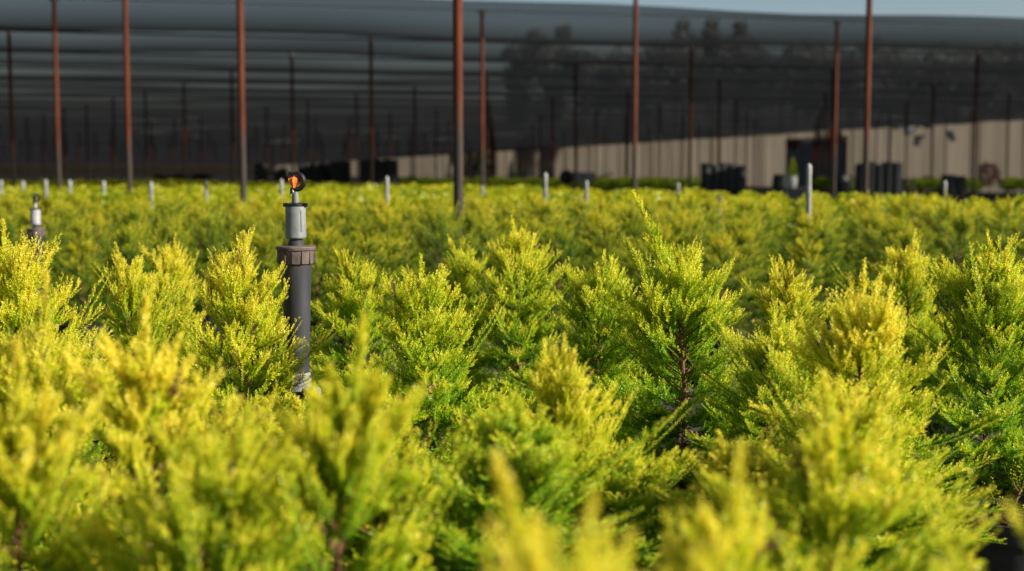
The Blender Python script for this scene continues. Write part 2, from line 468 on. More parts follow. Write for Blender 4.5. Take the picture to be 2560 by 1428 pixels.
# px, py of the crown's top, distance, kind, width, turn, label
GN = 'golden shrubs in black pots near the camera'
NEAR = [
 (1708, 500, 3.25, 0, 1.14, 0.0, 'sharp golden shrub with bare red stem and tall forked leader leaning left'),
 (1475, 640, 3.62, 5, 1.00, 1.0, 'dark green shrub just behind the tall sharp shrub with leaning leader'),
 (1312, 555, 4.15, 4, 1.02, 2.0, 'soft yellow bushy topped shrub behind the grey green gap in the middle'),
 (1085, 660, 3.05, 1, 1.06, 0.6, 'wide lime shrub directly beside the tall sprinkler riser on its sunlit side'),
 (925, 625, 3.80, 2, 0.95, 3.1, 'golden shrub behind the wide lime shrub beside the sprinkler'),
 (585, 585, 3.15, 2, 0.98, 0.3, 'pointed golden shrub overlapping the shaded side of the sprinkler riser'),
 (335, 610, 3.75, 4, 0.80, 4.0, 'slim yellow tipped shrub second to the shaded side of the sprinkler'),
 (430, 600, 4.25, 1, 0.90, 5.0, 'slightly blurred shrub peeping between two shrubs beside the sprinkler'),
 (20, 575, 2.95, 1, 1.00, 2.4, 'lime shrub cut off by the picture edge below the distant small sprinkler'),
 (2475, 600, 3.10, 5, 1.05, 1.7, 'broad deep green shrub with pale bristling tips near the picture edge'),
 (2300, 590, 4.20, 4, 1.00, 0.2, 'blurred yellow shrub behind the broad deep green shrub with pale tips'),
 (2150, 675, 2.65, 3, 1.05, 1.1, 'yellow shrub with long upright shoots beside the tall sharp shrub'),
 (1975, 650, 3.75, 2, 0.95, 3.6, 'shrub with dead brown twigs behind the yellow shrub of long shoots'),
 (1365, 850, 2.35, 3, 0.78, 4.4, 'small narrow golden shrub with open fork standing before the taller shrubs'),
 (170, 700, 2.35, 0, 1.00, 2.2, 'golden shrub with bare twig fork standing among the soft shrubs'),
 (330, 770, 1.90, 6, 1.00, 5.2, 'soft yellow shrub with long shoots in front of the pointed golden shrub'),
 (850, 850, 1.55, 6, 0.95, 0.9, 'blurred yellow shrub with many upright fingers under the sprinkler'),
 (2075, 975, 1.62, 6, 1.00, 2.9, 'blurred yellow shrub with one tall finger before the sharp shrub'),
 (1580, 1215, 0.95, 6, 1.0, 3.3, 'strongly blurred yellow shrub closest to the camera'),
 (1230, 1010, 2.60, 1, 0.85, 0.1, 'green gold shrub tucked behind the small narrow forked shrub'),
 (110, 900, 1.60, 6, 1.00, 1.3, 'soft golden shrub filling the lower picture corner'),
 (470, 1050, 1.50, 1, 0.95, 4.7, 'soft lime shrub between the lower corner and the upright fingers'),
 (2880, 1050, 1.15, 6, 1.00, 0.5, 'out of focus shrub whose shoots enter over the empty dark gap'),
 (1830, 1150, 1.25, 6, 0.85, 5.9, 'blurred golden shrub between the closest shrub and the tall finger shrub'),
 (2125, 960, 2.10, 1, 0.95, 2.5, 'lime green shrub with dense flank facing the open gap and bare pot'),
 (690, 760, 4.05, 1, 0.90, 1.9, 'shrub hidden in part by the dark foot of the sprinkler riser'),
 (1255, 1290, 0.90, 3, 0.95, 1.2, 'strongly blurred golden shrub second closest to the camera'),
 (1900, 800, 3.05, 5, 0.9, 1.4, 'deep green shrub low in the gap beside the tall sharp shrub'),
 (1890, 1080, 2.2, 1, 0.9, 2.2, 'low lime shrub in front of the gap beside the tall sharp shrub'),
 (800, 985, 2.75, 5, 0.85, 5.5, 'low green shrub just in front of the sprinkler foot'),
 (610, 1000, 2.3, 2, 0.9, 0.4, 'low green gold shrub before the pointed shrub by the sprinkler'),
 (2235, 940, 2.75, 5, 0.95, 4.1, 'dark green low shrub in front of the broad pale tipped shrub'),
 (1235, 1000, 2.0, 5, 1.1, 3.9, 'deep green shrub low between the upright fingers and the closest shrub'),
 (985, 1010, 2.15, 1, 1.0, 0.7, 'lime shrub low behind the shrub of many upright fingers'),
 (1590, 1110, 2.3, 5, 0.9, 5.1, 'low green shrub at the foot of the tall sharp shrub'),
 (1150, 600, 4.3, 2, 0.9, 2.6, 'soft green shrub between bushy topped shrub and wide lime shrub'),
]
placed = []
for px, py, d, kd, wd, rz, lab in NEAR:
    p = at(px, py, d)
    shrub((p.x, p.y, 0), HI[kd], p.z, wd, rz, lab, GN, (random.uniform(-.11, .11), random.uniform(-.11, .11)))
    placed.append((p.x, p.y))
# the half empty pot at the lower right
p = at(2530, 1300, 2.83)
bare = empty('sparse_shrub', (p.x, p.y, 0), 'black pot with dry soil and a few thin twigs in the open gap', 'shrub')
o = link('pot', POT_ME, bare); link('potting_soil', SOIL_ME, o)
V, y, st, prim = gen_plant(77, H=0.10, Rad=0.07, nprim=9, lead=0.02, nlead=1, sec_sp=0.02, leaf_sp=0.004, tert=False)
link('foliage', quads_mesh('foliage', V, M_LEAF, y), bare, (0, 0, SOIL_Z))
link('stem', stem_mesh('stem', st, 0.10, prim, 0.003), bare, (0, 0, SOIL_Z))
placed.append((p.x, p.y))

# shrubs of the same rows that stand just past the picture's edges
for x, y in [(1.62, 3.3), (2.05, 3.5), (1.75, 3.85), (2.2, 4.0), (1.95, 4.4), (2.45, 4.5), (1.75, 2.75),
             (-1.45, 3.0), (-1.85, 3.1), (-1.6, 3.5), (-2.0, 3.6), (-1.2, 2.4), (-1.55, 2.5), (-1.0, 1.8), (-1.4, 1.95), (-2.1, 4.1), (-0.75, 1.2)]:
    shrub((x, y, 0), HI[random.choice([1, 2, 4, 5])], random.uniform(0.76, 0.84), 1.0, random.uniform(0, 6.28),
          'golden shrub of the near rows standing just past the picture edge', 'golden shrubs past the picture edge')
    placed.append((x, y))

# ---- the field: individuals nearest first, then one mass
PD, ND = Vector((-0.47, 0.883)), Vector((0.883, 0.47))       # along / across the far bed edge
def in_field(x, y):
    if (x - 2.5) * ND.x + (y - 17.5) * ND.y > 0: return False
    return y < 43
rg = random.Random(21)
spots = []
SP = 0.42
gx0, gy0 = Vector((math.cos(R(14)), math.sin(R(14)))), Vector((-math.sin(R(14)), math.cos(R(14))))
for j in range(0, 125):
    for i in range(-90, 90):
        q = gx0 * (i * SP + (0.2 if j % 2 else 0)) + gy0 * (j * SP)
        x, y = q.x + rg.uniform(-.07, .07), q.y + rg.uniform(-.07, .07)
        if y < 6.1 + 0.25 * math.sin(x * 1.3) or abs(x) > y * 0.378 + (0.35 if y < 7 else 0.6 if y < 11 else 1.6) or not in_field(x, y): continue
        if y < 5.2 and any((x - a) ** 2 + (y - b) ** 2 < 0.30 ** 2 for a, b in placed): continue
        if (x - 0.0) and (x + 0.55) ** 2 + (y - 3.5) ** 2 < 0.2 ** 2: continue
        if rg.random() < 0.07: continue
        spots.append((y, x))
spots.sort()
NIND = 300 - len(placed)
GF = 'golden shrubs filling the middle of the bed'
def field_top(y):
    return float(np.interp(y, [3.5, 6.5, 7.3, 9, 10.5, 14, 45], [0.735, 0.745, 0.815, 0.81, 0.775, 0.725, 0.69]))
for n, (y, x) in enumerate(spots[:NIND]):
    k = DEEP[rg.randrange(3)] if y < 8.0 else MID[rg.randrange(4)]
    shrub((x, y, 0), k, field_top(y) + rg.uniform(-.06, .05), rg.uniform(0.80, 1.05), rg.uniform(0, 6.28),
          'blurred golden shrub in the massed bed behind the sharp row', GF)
far = spots[NIND:]
rng = np.random.default_rng(9)
VV, YY = [], []
for y, x in far:
    n = 320 if y < 20 else 130
    sz = 0.72 if y < 20 else 1.15
    top = field_top(y) + rng.uniform(-.05, .05)
    h = rng.beta(2.2, 1.3, n)
    a = rng.uniform(0, 6.28, n)
    rad = 0.235 * np.interp(h, [0, .4, .8, 1], [0.9, 1, 0.7, 0.15]) * rng.uniform(0.55, 1.1, n)
    c = np.stack([x + rad * np.cos(a), y + rad * np.sin(a), 0.27 + (top - 0.27) * h], 1)
    dr = np.stack([np.cos(a) * 0.7, np.sin(a) * 0.7, rng.uniform(0.2, 1.4, n)], 1) + rng.normal(0, .3, (n, 3))
    dr /= np.linalg.norm(dr, axis=1, keepdims=True)
    wv = np.cross(dr, rng.normal(0, 1, (n, 3))); wv /= np.linalg.norm(wv, axis=1, keepdims=True)
    l, w = 0.075 * sz, 0.026 * sz
    VV.append(np.stack([c, c + dr * l * .5 + wv * w, c + dr * l, c + dr * l * .5 - wv * w], 1))
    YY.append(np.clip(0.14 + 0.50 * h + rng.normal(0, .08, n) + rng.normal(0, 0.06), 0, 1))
if VV:
    mass = link('golden_shrub_field', quads_mesh('golden_shrub_field', np.concatenate(VV), M_SHADE_OLIVE, np.concatenate(YY)))
    tag(mass, 'far mass of golden shrubs reaching under the shade cloth', 'shrubs', None, 'stuff')
print('FIELD', len(spots), 'far', len(far))

# ------------------------------------------------------------------ ground
g = MB()
g.add([(-900, -60, 0), (900, -60, 0), (900, 1400, 0), (-900, 1400, 0)], [(0, 1, 2, 3)])
tag(g.build('ground', M_GROUND), 'dark gravelly nursery ground under the pots', 'ground', None, 'structure')

# ------------------------------------------------------------------ sprinkler risers
def sprinkler(loc, label, body_mat, scale=1.0, rz=0.0, rotor_mat=None):
    r = empty('sprinkler_riser', loc, label, 'sprinkler', None, rz)
    r.scale = (scale,) * 3
    b = MB()                                                          # tapering sleeve pipe
    b.lathe([(0.024, 0.0), (0.026, 0.35), (0.0305, 0.50), (0.036, 0.70), (0.040, 0.786)], 28)
    b.build('riser_pipe', M_SLEEVE, r, True)
    b = MB()                                                          # pale clamp with side stub near the foot
    b.lathe([(0.031, 0.0), (0.035, 0.004), (0.035, 0.045), (0.031, 0.05)], 24, (0, 0, 0.455))
    b.tube([(0.02, -0.015, 0.462), (0.055, -0.03, 0.458)], 0.013, 14)
    b.tube([(0.05, -0.028, 0.458), (0.062, -0.034, 0.457)], 0.016, 14)
    b.build('pipe_clamp', M_PALE, r, True)
    b = MB()                                                          # ribbed collar
    b.lathe([(0.042, 0.786), (0.0445, 0.788), (0.047, 0.822), (0.0505, 0.823), (0.0515, 0.829), (0.050, 0.832), (0.020, 0.834), (0.001, 0.834)], 48)
    for i in range(12):
        a = i * math.pi / 6 + .15
        b.box((0.0465 * math.cos(a), 0.0465 * math.sin(a), 0.805), (0.004, 0.006, 0.032), a)
    b.build('collar', M_COLLAR, r, True)
    b = MB(); b.lathe([(0.021, 0.833), (0.021, 0.842), (0.0175, 0.845), (0.0175, 0.856)], 24)
    b.build('neck', M_SLEEVE, r, True)
    b = MB()                                                          # octagonal grey body
    b.lathe([(0.0245, 0.852), (0.0268, 0.855), (0.0268, 0.868), (0.0262, 0.870), (0.0262, 0.926), (0.0255, 0.934)], 32)
    for i in range(4):
        a = i * math.pi / 2 + 0.9
        b.box((0.0262 * math.cos(a), 0.0262 * math.sin(a), 0.897), (0.003, 0.004, 0.056), a)
    bo = b.build('body', body_mat, r, True)
    b = MB()
    b.lathe([(0.020, 0.934), (0.0235, 0.935), (0.0235, 0.940), (0.012, 0.944)], 20)
    b.box((-0.025, 0, 0.938), (0.013, 0.014, 0.010)); b.box((0.025, 0, 0.938), (0.013, 0.014, 0.010))
    b.build('locking_ring', M_BLACK, bo, bevel=0.001)
    b = MB(); b.lathe([(0.0095, 0.943), (0.0085, 0.958), (0.0075, 0.972)], 16)
    b.build('nozzle', body_mat, r, True)
    b = MB()                                                          # C shaped bridge open to one side
    pts = []
    for i in range(15):
        a = R(-118 + i * 232 / 14)
        pts.append((0.002 + 0.0205 * math.cos(a), 0, 0.998 + 0.0205 * math.sin(a)))
    pts = [(-0.006, 0, 0.967)] + pts + [(-0.0165, 0, 1.0195)]
    b.tube(pts, [0.0085] + [0.0065] * 6 + [0.0072] * 5 + [0.0055] * 5, 10)
    br = b.build('bridge', M_BLACK, r, True)
    b = MB()                                                          # orange rotor on a pin
    b.lathe([(0.002, 0.979), (0.005, 0.981), (0.0075, 0.990), (0.0100, 0.996), (0.0105, 1.005), (0.006, 1.0085), (0.0035, 1.010), (0.0022, 1.018)], 12, (-0.003, 0, 0), ribs=0.14)
    b.box((-0.012, -0.002, 1.001), (0.010, 0.007, 0.011), 0.3)
    b.build('rotor', rotor_mat or M_ROTOR, br)
    return r
p = at(738, 460, 3.42)
sprinkler((p.x, p.y, 0), 'tall dark sprinkler riser with grey body and orange rotor among the shrubs', M_BODY, 1.0 + (p.z - 0.992) * 1.0, -0.15)
p = at(88, 505, 6.6)
s2 = sprinkler((p.x, p.y, 0), 'small distant sprinkler riser with pale body and black cup', M_LILAC, 0.875, 0.5, M_BLACK)
b = MB(); b.lathe([(0.018, 0.69), (0.045, 0.735), (0.047, 0.745), (0.040, 0.745)], 20, (-0.055, 0, 0.0))
b.build('cup', M_BLACK, s2, True)

# white standpipes
def standpipe(px, ytop, d, rad, mat, label, style=0):
    rad *= 0.76
    p = at(px, ytop, d)
    r = empty('standpipe', (p.x, p.y, 0), label, 'standpipe', 'white irrigation standpipes across the bed')
    h = p.z
    b = MB()
    lean = random.uniform(-.02, .012)
    b.tube([(0, 0, 0), (lean * .5, 0, h * .5), (lean, 0, h - 0.06)], rad, 14)
    b.build('pipe', mat, r, True)
    b = MB(); b.lathe([(rad, 0), (rad * 1.12, 0.004), (rad * 1.12, 0.05), (rad, 0.058)], 14, (lean, 0, h - 0.17))
    b.build('coupling', mat, r, True)
    b = MB()
    b.lathe([(rad * 1.02, -0.06), (rad * 1.08, -0.01), (rad * .8, 0.004), (rad * .4, 0.012), (0.002, 0.014)], 12, (lean, 0, h))
    b.build('sprinkler_head', M_PVC if style != 2 else M_POT, r, True)
    if style == 1:
        b = MB(); b.tube([(lean, 0, h - 0.12), (lean - 0.055, 0, h - 0.14), (lean - 0.06, 0, h - 0.19)], rad * .8, 10)
        b.build('side_arm', mat, r, True)
    return r
for a in [
 (2028, 415, 7.4, 0.019, M_PVC, 'tallest white standpipe in front of the dark doorway'),
 (966, 445, 9.4, 0.018, M_PVC, 'white standpipe in front of the dark pot stacks near middle post'),
 (1366, 436, 10.2, 0.020, M_GREYPVC, 'cream standpipe with dirty foot between the middle post and wheelbarrow'),
 (706, 452, 9.6, 0.018, M_GREYPVC, 'white standpipe half hidden beside the tall sprinkler'),
 (375, 458, 11.6, 0.022, M_GREYPVC, 'white standpipe just beyond the second rusty post from the picture edge'),
 (260, 455, 13.2, 0.025, M_GREYPVC, 'white standpipe halfway between the first two big rusty posts'),
 (175, 453, 14.4, 0.027, M_GREYPVC, 'white standpipe close beside the outermost big rusty post'),
 (112, 452, 16.0, 0.028, M_GREYPVC, 'far white standpipe behind the small distant sprinkler'),
 (55, 455, 16.5, 0.028, M_GREYPVC, 'greyish far standpipe beside the outermost rusty post'),
 (6, 453, 16.0, 0.026, M_GREYPVC, 'white standpipe cut by the picture edge'),
 (516, 455, 11.3, 0.019, M_GREYPVC, 'grey dirty standpipe between rusty post and tall sprinkler', 2),
 (1466, 455, 11.4, 0.019, M_GREYPVC, 'white standpipe with bent side arm below the wheelbarrow', 1),
 (1207, 468, 13.2, 0.018, M_GREYPVC, 'short grey standpipe just past the thick middle post'),
 (1700, 460, 13.4, 0.020, M_GREYPVC, 'pale standpipe at the bed edge near the pot stacks'),
 (2366, 455, 11.4, 0.022, M_GREYPVC, 'pale standpipe rising past the low green tub row'),
 (2290, 487, 10.6, 0.019, M_GREYPVC, 'short white topped standpipe beside the second pot stack', 2),
 (1797, 490, 10.6, 0.017, M_GREYPVC, 'stubby standpipe barely rising before the first pot stack', 2),
]: standpipe(*a)

# ------------------------------------------------------------------ posts, roof, walls
CT, ST = math.cos(R(14)), math.sin(R(14))
UD, WD = Vector((CT, ST)), Vector((-ST, CT))
UNIT = 2.5
ROOF_Z = CAMZ + UNIT
def uw(u, w): return (u * CT - w * ST, u * ST + w * CT)
UWALL, WEND = 38.9, 520.0
W0, WS, US = 8.5 * UNIT, 1.72 * UNIT, 2.55 * UNIT

b = MB(); b.tube([(0, 0, 0), (0, 0, 1.2), (0, 0, 2.4), (0, 0, ROOF_Z)], 0.031, 14)
PIPE = b.mesh('post_pipe', M_POST, True)
b = MB(); b.lathe([(0.031, 0), (0.05, 0.0), (0.05, 0.03), (0.036, 0.05), (0.001, 0.055)], 14, (0, 0, ROOF_Z))
b.tube([(-0.07, 0, ROOF_Z + .02), (0.07, 0, ROOF_Z + .02)], 0.012, 8)
CAP = b.mesh('post_cap', M_WIRE, True)
POSTLAB = {(-3, -1): 'thick rusty post in the middle, biggest of all posts', (-2, -1): 'rusty post close behind the tall sprinkler',
           (-2, 0): 'dark red rusty post rising behind the second pot stack', (-1, -1): 'rusty post between two white standpipes',
           (-1, 0): 'rusty post near the pot stack, beside the tall leaning leader shrub', (0, -1): 'rusty post above the small distant sprinkler',
           (0, 0): 'slimmer rusty post just beside the thick middle post', (0, 1): 'rusty post against the orange crown by the dark doorway',
           (1, -1): 'dull rusty post at the picture edge', (1, 0): 'dull rusty post above the dark stacks beside the sprinkler',
           (1, 1): 'dull rusty post at the shaded side of the first pot stack', (1, 2): 'dull rusty post above the low dark tub'}
npost = 0
for j in range(-3, 27):
    for i in range(-12, 14):
        w = 8.5 + 1.72 * j
        u = 1.9 - 0.255 * (w - 8.5) + 2.55 * i
        x, y = uw(u * UNIT, w * UNIT)
        if y < 4 or abs(x) > y * 0.40 + 0.5 or u * UNIT > UWALL - 1.5 or y > 128: continue
        lab = POSTLAB.get((j, i))
        x += {(-3, -1): .07, (-2, -1): .06, (-1, -1): .035, (-2, 0): -.06, (-1, 0): .03, (0, 0): .06, (0, 1): -.15}.get((j, i), 0)
        r = empty('rusty_post', (x, y, 0), lab or 'thin dull rusty post far back under the shade cloth', 'post', 'rusty steel posts under the shade cloth' if not lab else 'big rusty posts standing in the bed')
        link('post_pipe', PIPE, r); link('post_cap', CAP, r)
        npost += 1
print('POSTS', npost)

roof = empty('shade_cloth_roof', (*uw(0, W0), 0), 'dark sagging shade cloth roof hung in strips over the nursery', 'shade roof')
rn = np.random.default_rng(4)
def cloth(w0, w1, usegs, tsegs, sag, gap, U0, U1, name='cloth_strip'):
    us = np.linspace(U0, U1, usegs + 1)
    ts = np.linspace(0, 1 - gap, tsegs + 1)
    ph = rn.uniform(0, 6.28, 4)
    vs = []
    for u in us:
        k = sag * (1 + 0.20 * math.sin(u / 3.2 + ph[0]) + 0.14 * math.sin(u / 1.35 + ph[1]) + 0.06 * math.sin(u / 0.6 + ph[2]))
        lift = 0.03 * math.sin(u / 1.9 + ph[3])
        for t in ts:
            tt = t / (1 - gap)
            z = ROOF_Z + 0.02 - k * (4 * tt * (1 - tt)) ** 0.85 + lift * tt
            vs.append((*uw(u, w0 + t * (w1 - w0)), z))
    m = tsegs + 1
    fs = [(a * m + c, (a + 1) * m + c, (a + 1) * m + c + 1, a * m + c + 1) for a in range(usegs) for c in range(tsegs)]
    bb = MB(); bb.add(vs, fs)
    o = bb.build(name, M_ROOF, None, True)
    o.parent = roof
    o.matrix_parent_inverse = Matrix.Translation(roof.location).inverted()
    return o
def lip():
    vs, fs = [], []
    us = np.linspace(-60, UWALL, 90)
    for u in us:
        k = 0.03 * math.sin(u / 2.2) + 0.02 * math.sin(u / .9)
        for t in (0, .33, .66, 1.0):
            vs.append((*uw(u, W0 - 0.01 - 0.55 * t), ROOF_Z + 0.025 + (0.09 + k) * t))
    m = 4
    fs = [(a * m + c, (a + 1) * m + c, (a + 1) * m + c + 1, a * m + c + 1) for a in range(len(us) - 1) for c in range(3)]
    bb = MB(); bb.add(vs, fs)
    o = bb.build('cloth_lip', M_ROOF, None, True)
    o.parent = roof; o.matrix_parent_inverse = Matrix.Translation(roof.location).inverted()
lip()
for j in range(0, 57):
    w0 = W0 + WS * j
    far_ = j > 14
    cloth(w0, w0 + WS, 34 if far_ else 110, 5 if far_ else 10, 0.17 if j < 4 else max(0.06, 0.17 - 0.011 * (j - 3)), 0.03, -60 - 3.5 * j, UWALL)
M_BAND = surf_mat('black_band_cloth', (0.006, 0.006, 0.006), (0.014, 0.014, 0.014), 0.9, 3.0, 0.0, 0.1, stretch=(.2, 1, 1))
for j in range(0, 26):                                                # opaque strips added to deepen the dark band at each bay's far side
    w0 = W0 + WS * j; sag = 0.17 if j < 4 else max(0.06, 0.17 - 0.011 * (j - 3))
    bb = MB(); vs = []; us = np.linspace(-60 - 3.5 * j, UWALL, 90)
    ph = rn.uniform(0, 6.28, 3)
    for u in us:
        w_ = 1 + 0.22 * math.sin(u / 4.3 + ph[0]) + 0.16 * math.sin(u / 1.7 + ph[1])
        for t in (1 - 0.34 * w_, 1 - 0.2 * w_, 0.985):
            vs.append((*uw(u, w0 + t * WS), ROOF_Z - 0.012 - 1.06 * sag * (4 * t * (1 - t)) ** 0.85))
    bb.add(vs, [(a * 3 + c, (a + 1) * 3 + c, (a + 1) * 3 + c + 1, a * 3 + c + 1) for a in range(len(us) - 1) for c in range(2)])
    o = bb.build('added_dark_band', M_BAND, None, True)
    o.parent = roof; o.matrix_parent_inverse = Matrix.Translation(roof.location).inverted()
EXT = MB()
wcur = W0 + WS * 57
vs, fs, n = [], [], 0
while wcur < WEND:
    for t, s in ((0, 0), (.25, .75), (.5, 1), (.75, .75), (.96, 0)):
        for u in (-320, UWALL):
            vs.append((*uw(u, wcur + t * WS), ROOF_Z + 0.02 - 0.05 * s))
    for q in range(4):
        fs.append((n + q * 2, n + q * 2 + 1, n + q * 2 + 3, n + q * 2 + 2))
    n += 10; wcur += WS
EXT.add(vs, fs)
o = EXT.build('cloth_strip', M_ROOF, None, True)
o.parent = roof; o.matrix_parent_inverse = Matrix.Translation(roof.location).inverted()
for j in range(0, 16):
    bb = MB(); w = W0 + WS * j
    bb.tube([(*uw(-60, w), ROOF_Z + .035), (*uw(UWALL, w), ROOF_Z + .035)], 0.012, 6)
    o = bb.build('support_wire', M_WIRE, None)
    o.parent = roof; o.matrix_parent_inverse = Matrix.Translation(roof.location).inverted()

# side wall of tan cloth with its own posts; far end wall
wall = empty('tan_cloth_wall', (*uw(UWALL, W0), 0), 'long tan cloth side wall running away under the roof', 'wall')
def adopt(o, par):
    o.parent = par; o.matrix_parent_inverse = Matrix.Translation(par.location).inverted(); return o
bb = MB()
ws = np.concatenate([np.arange(W0, 150, 0.7), np.arange(150, WEND, 3.0)])
vs = []
for k, w in enumerate(ws):
    bu = 0.10 * math.sin(w * 0.9) + 0.06 * math.sin(w * 2.3)
    for z, f in ((0.02, .5), (0.9, 1.0), (2.2, 0.8), (ROOF_Z + 0.02, 0.0)):
        vs.append((*uw(UWALL + bu * f, w), z))
fs = [(k * 4 + c, (k + 1) * 4 + c, (k + 1) * 4 + c + 1, k * 4 + c + 1) for k in range(len(ws) - 1) for c in range(3)]
bb.add(vs, fs)
adopt(bb.build('cloth_sheet', M_WALL, None, True), wall)
w = W0
nwp = 0
while w < 320 and nwp < 95:
    bb = MB(); x, y = uw(UWALL - 0.18, w)
    bb.tube([(x, y, 0), (x, y, ROOF_Z)], 0.05, 8)
    adopt(bb.build('wall_post', M_POST, None, True), wall)
    w += 4.3 if w < 160 else 8.6; nwp += 1
bb = MB()
x0, y0 = uw(-330, WEND); x1, y1 = uw(UWALL, WEND)
bb.add([(x0, y0, 0), (x1, y1, 0), (x1, y1, ROOF_Z), (x0, y0, ROOF_Z)], [(0, 1, 2, 3)])
bb.add([(x0, y0 + .05, 0), (x1, y1 + .05, 0), (x1, y1 + .05, ROOF_Z), (x0, y0 + .05, ROOF_Z)], [(3, 2, 1, 0)])
tag(bb.build('end_cloth_wall', M_WALL), 'distant brown end wall closing the shade house', 'wall')

# point on the side wall under a given photo column
def wall_pt(px, off=0.0):
    a = (px - 1280) / FPX
    y = (UWALL - off) / (a * CT + ST)
    return a * y, y
dx, dy = wall_pt(2035, 0.45)
rzw = math.atan2(WD.y, WD.x)
door = empty('dark_doorway', (dx, dy, 0), 'dark grey sliding door panel set in the tan cloth wall', 'door', None, rzw)
bb = MB()
for k in range(4): bb.box((-2.85 + 1.9 * k, 0, 1.5), (1.86, 0.06, 2.9))
bb.build('door_panel', M_DOOR, door, bevel=0.01)
bb = MB(); bb.box((0, 0.02, 3.05), (8.1, 0.12, 0.14)); bb.box((-3.95, 0.02, 1.49), (0.14, 0.12, 2.96)); bb.box((3.95, 0.02, 1.49), (0.14, 0.12, 2.96))
bb.build('door_frame', M_WIRE, door)

# ragged white plastic strips on the wall
for k, (px, yt, yb, wdt, lab) in enumerate([(2236, 312, 324, .8, 'small torn white plastic scrap under the wall top'), (2268, 310, 338, .9, 'wide torn white plastic strip hanging from the wall top'),
                              (2291, 338, 366, .6, 'loose white plastic tatter hanging mid wall'), (2314, 308, 322, .6, 'round white plastic scrap under the wall top'),
                              (2372, 322, 354, .45, 'thin white plastic tatter beside a far post')]):
    x, y = wall_pt(px, 0.5)
    zt = at(px, yt, y).z; zb = at(px, yb, y).z
    bb = MB(); n = 8; vs = []
    for i in range(n + 1):
        t = i / n
        wv = wdt * (1 - 0.45 * t + 0.18 * math.sin(5 * t + k))
        for s in (-1, 0, 1):
            vs.append((x + s * wv * .5 + 0.1 * math.sin(4 * t + k), y + 0.08 * math.sin(6 * t + s * 2), zt + (zb - zt) * t))
    fs = [(i * 3 + c, i * 3 + c + 1, i * 3 + c + 4, i * 3 + c + 3) for i in range(n) for c in range(2)]
    bb.add(vs, fs)
    o = bb.build('plastic_tatter', M_SHEET, None, True)
    sol = o.modifiers.new('thick', 'SOLIDIFY'); sol.thickness = 0.01
    tag(o, lab, 'plastic sheet', 'torn white plastic on the tan wall')

# ------------------------------------------------------------------ stacks of nested pots
def stack_mesh(h, r=0.105):
    b = MB(); prof = [(r * .74, 0.0)]
    z = 0.22
    prof += [(r * .98, z), (r * 1.08, z + .004), (r * 1.1, z + .04), (r * 1.06, z + .045)]
    while z < h - 0.08:
        z += 0.062
        prof += [(r * .99, z - .008), (r * 1.0, z), (r * 1.08, z + .004), (r * 1.1, z + .036), (r * 1.06, z + .041)]
    prof += [(r * .9, z + .02), (r * .75, z - .1)]
    b.lathe(prof, 18)
    return b.mesh('pot_stack', M_TUB, True)
STK = [stack_mesh(h) for h in (1.28, 1.20, 1.10, 0.92)]
def stacks(cols, group, lab):
    for n, (px, ytop, d, kd) in enumerate(cols):
        p = at(px, ytop, d)
        o = link('pot_stack', STK[kd], None, (p.x, p.y, 0))
        o.rotation_euler = (random.uniform(-.012, .012), random.uniform(-.012, .012), random.uniform(0, 3))
        base = (1.28, 1.20, 1.10, 0.92)[kd]
        s = p.z / base
        o.scale = (1.08, 1.08, s)
        tag(o, lab if isinstance(lab, str) else lab[n], 'pot stack', group)
GA, GB = 'nested black pots in the first dark cluster', 'nested black pots in the second dark cluster'
def cluster(x0, x1, yt, d, n, rows, group, lab, jig=6):
    c = []
    for r_ in range(rows):
        for i in range(n):
            px = x0 + (x1 - x0) * (i + .5 + .18 * (r_ % 2)) / n
            c.append((px, yt + random.uniform(-jig * .4, jig), d + r_ * .25, random.randrange(3)))
    stacks(c, group, lab)
cluster(1757, 1856, 409, 30.0, 5, 3, GA, 'tall stack of nested black pots in the cluster left of the white flower pot')
cluster(2142, 2250, 405, 28.5, 5, 3, GB, 'tall stack of nested black pots in the cluster behind the dark red post', 10)
cluster(640, 664, 408, 40.0, 2, 2, 'dark pot stacks behind the sprinkler', 'stack of black pots in the dark pair between rusty post and sprinkler')
cluster(690, 712, 420, 40.0, 2, 2, 'dark pot stacks behind the sprinkler', 'stack of black pots just on the shaded side of the sprinkler rotor')
cluster(745, 818, 405, 40.5, 5, 3, 'dark pot stacks behind the sprinkler', 'stack of black pots directly behind the orange sprinkler rotor')
cluster(826, 870, 402, 40.0, 3, 3, 'dark pot stacks behind the sprinkler', 'stack of black pots in the middle group between sprinkler and thick post')
cluster(900, 990, 397, 39.5, 6, 3, 'dark pot stacks behind the sprinkler', 'stack of black pots in the broad dark group nearest the thick middle post')
cluster(385, 470, 436, 42.5, 5, 2, 'low pot stacks at the back of the bed', 'low stack of black pots at the back edge between two rusty posts')
cluster(480, 530, 434, 42.5, 3, 2, 'low pot stacks at the back of the bed', 'low stack of black pots in the short run behind the grey standpipe')

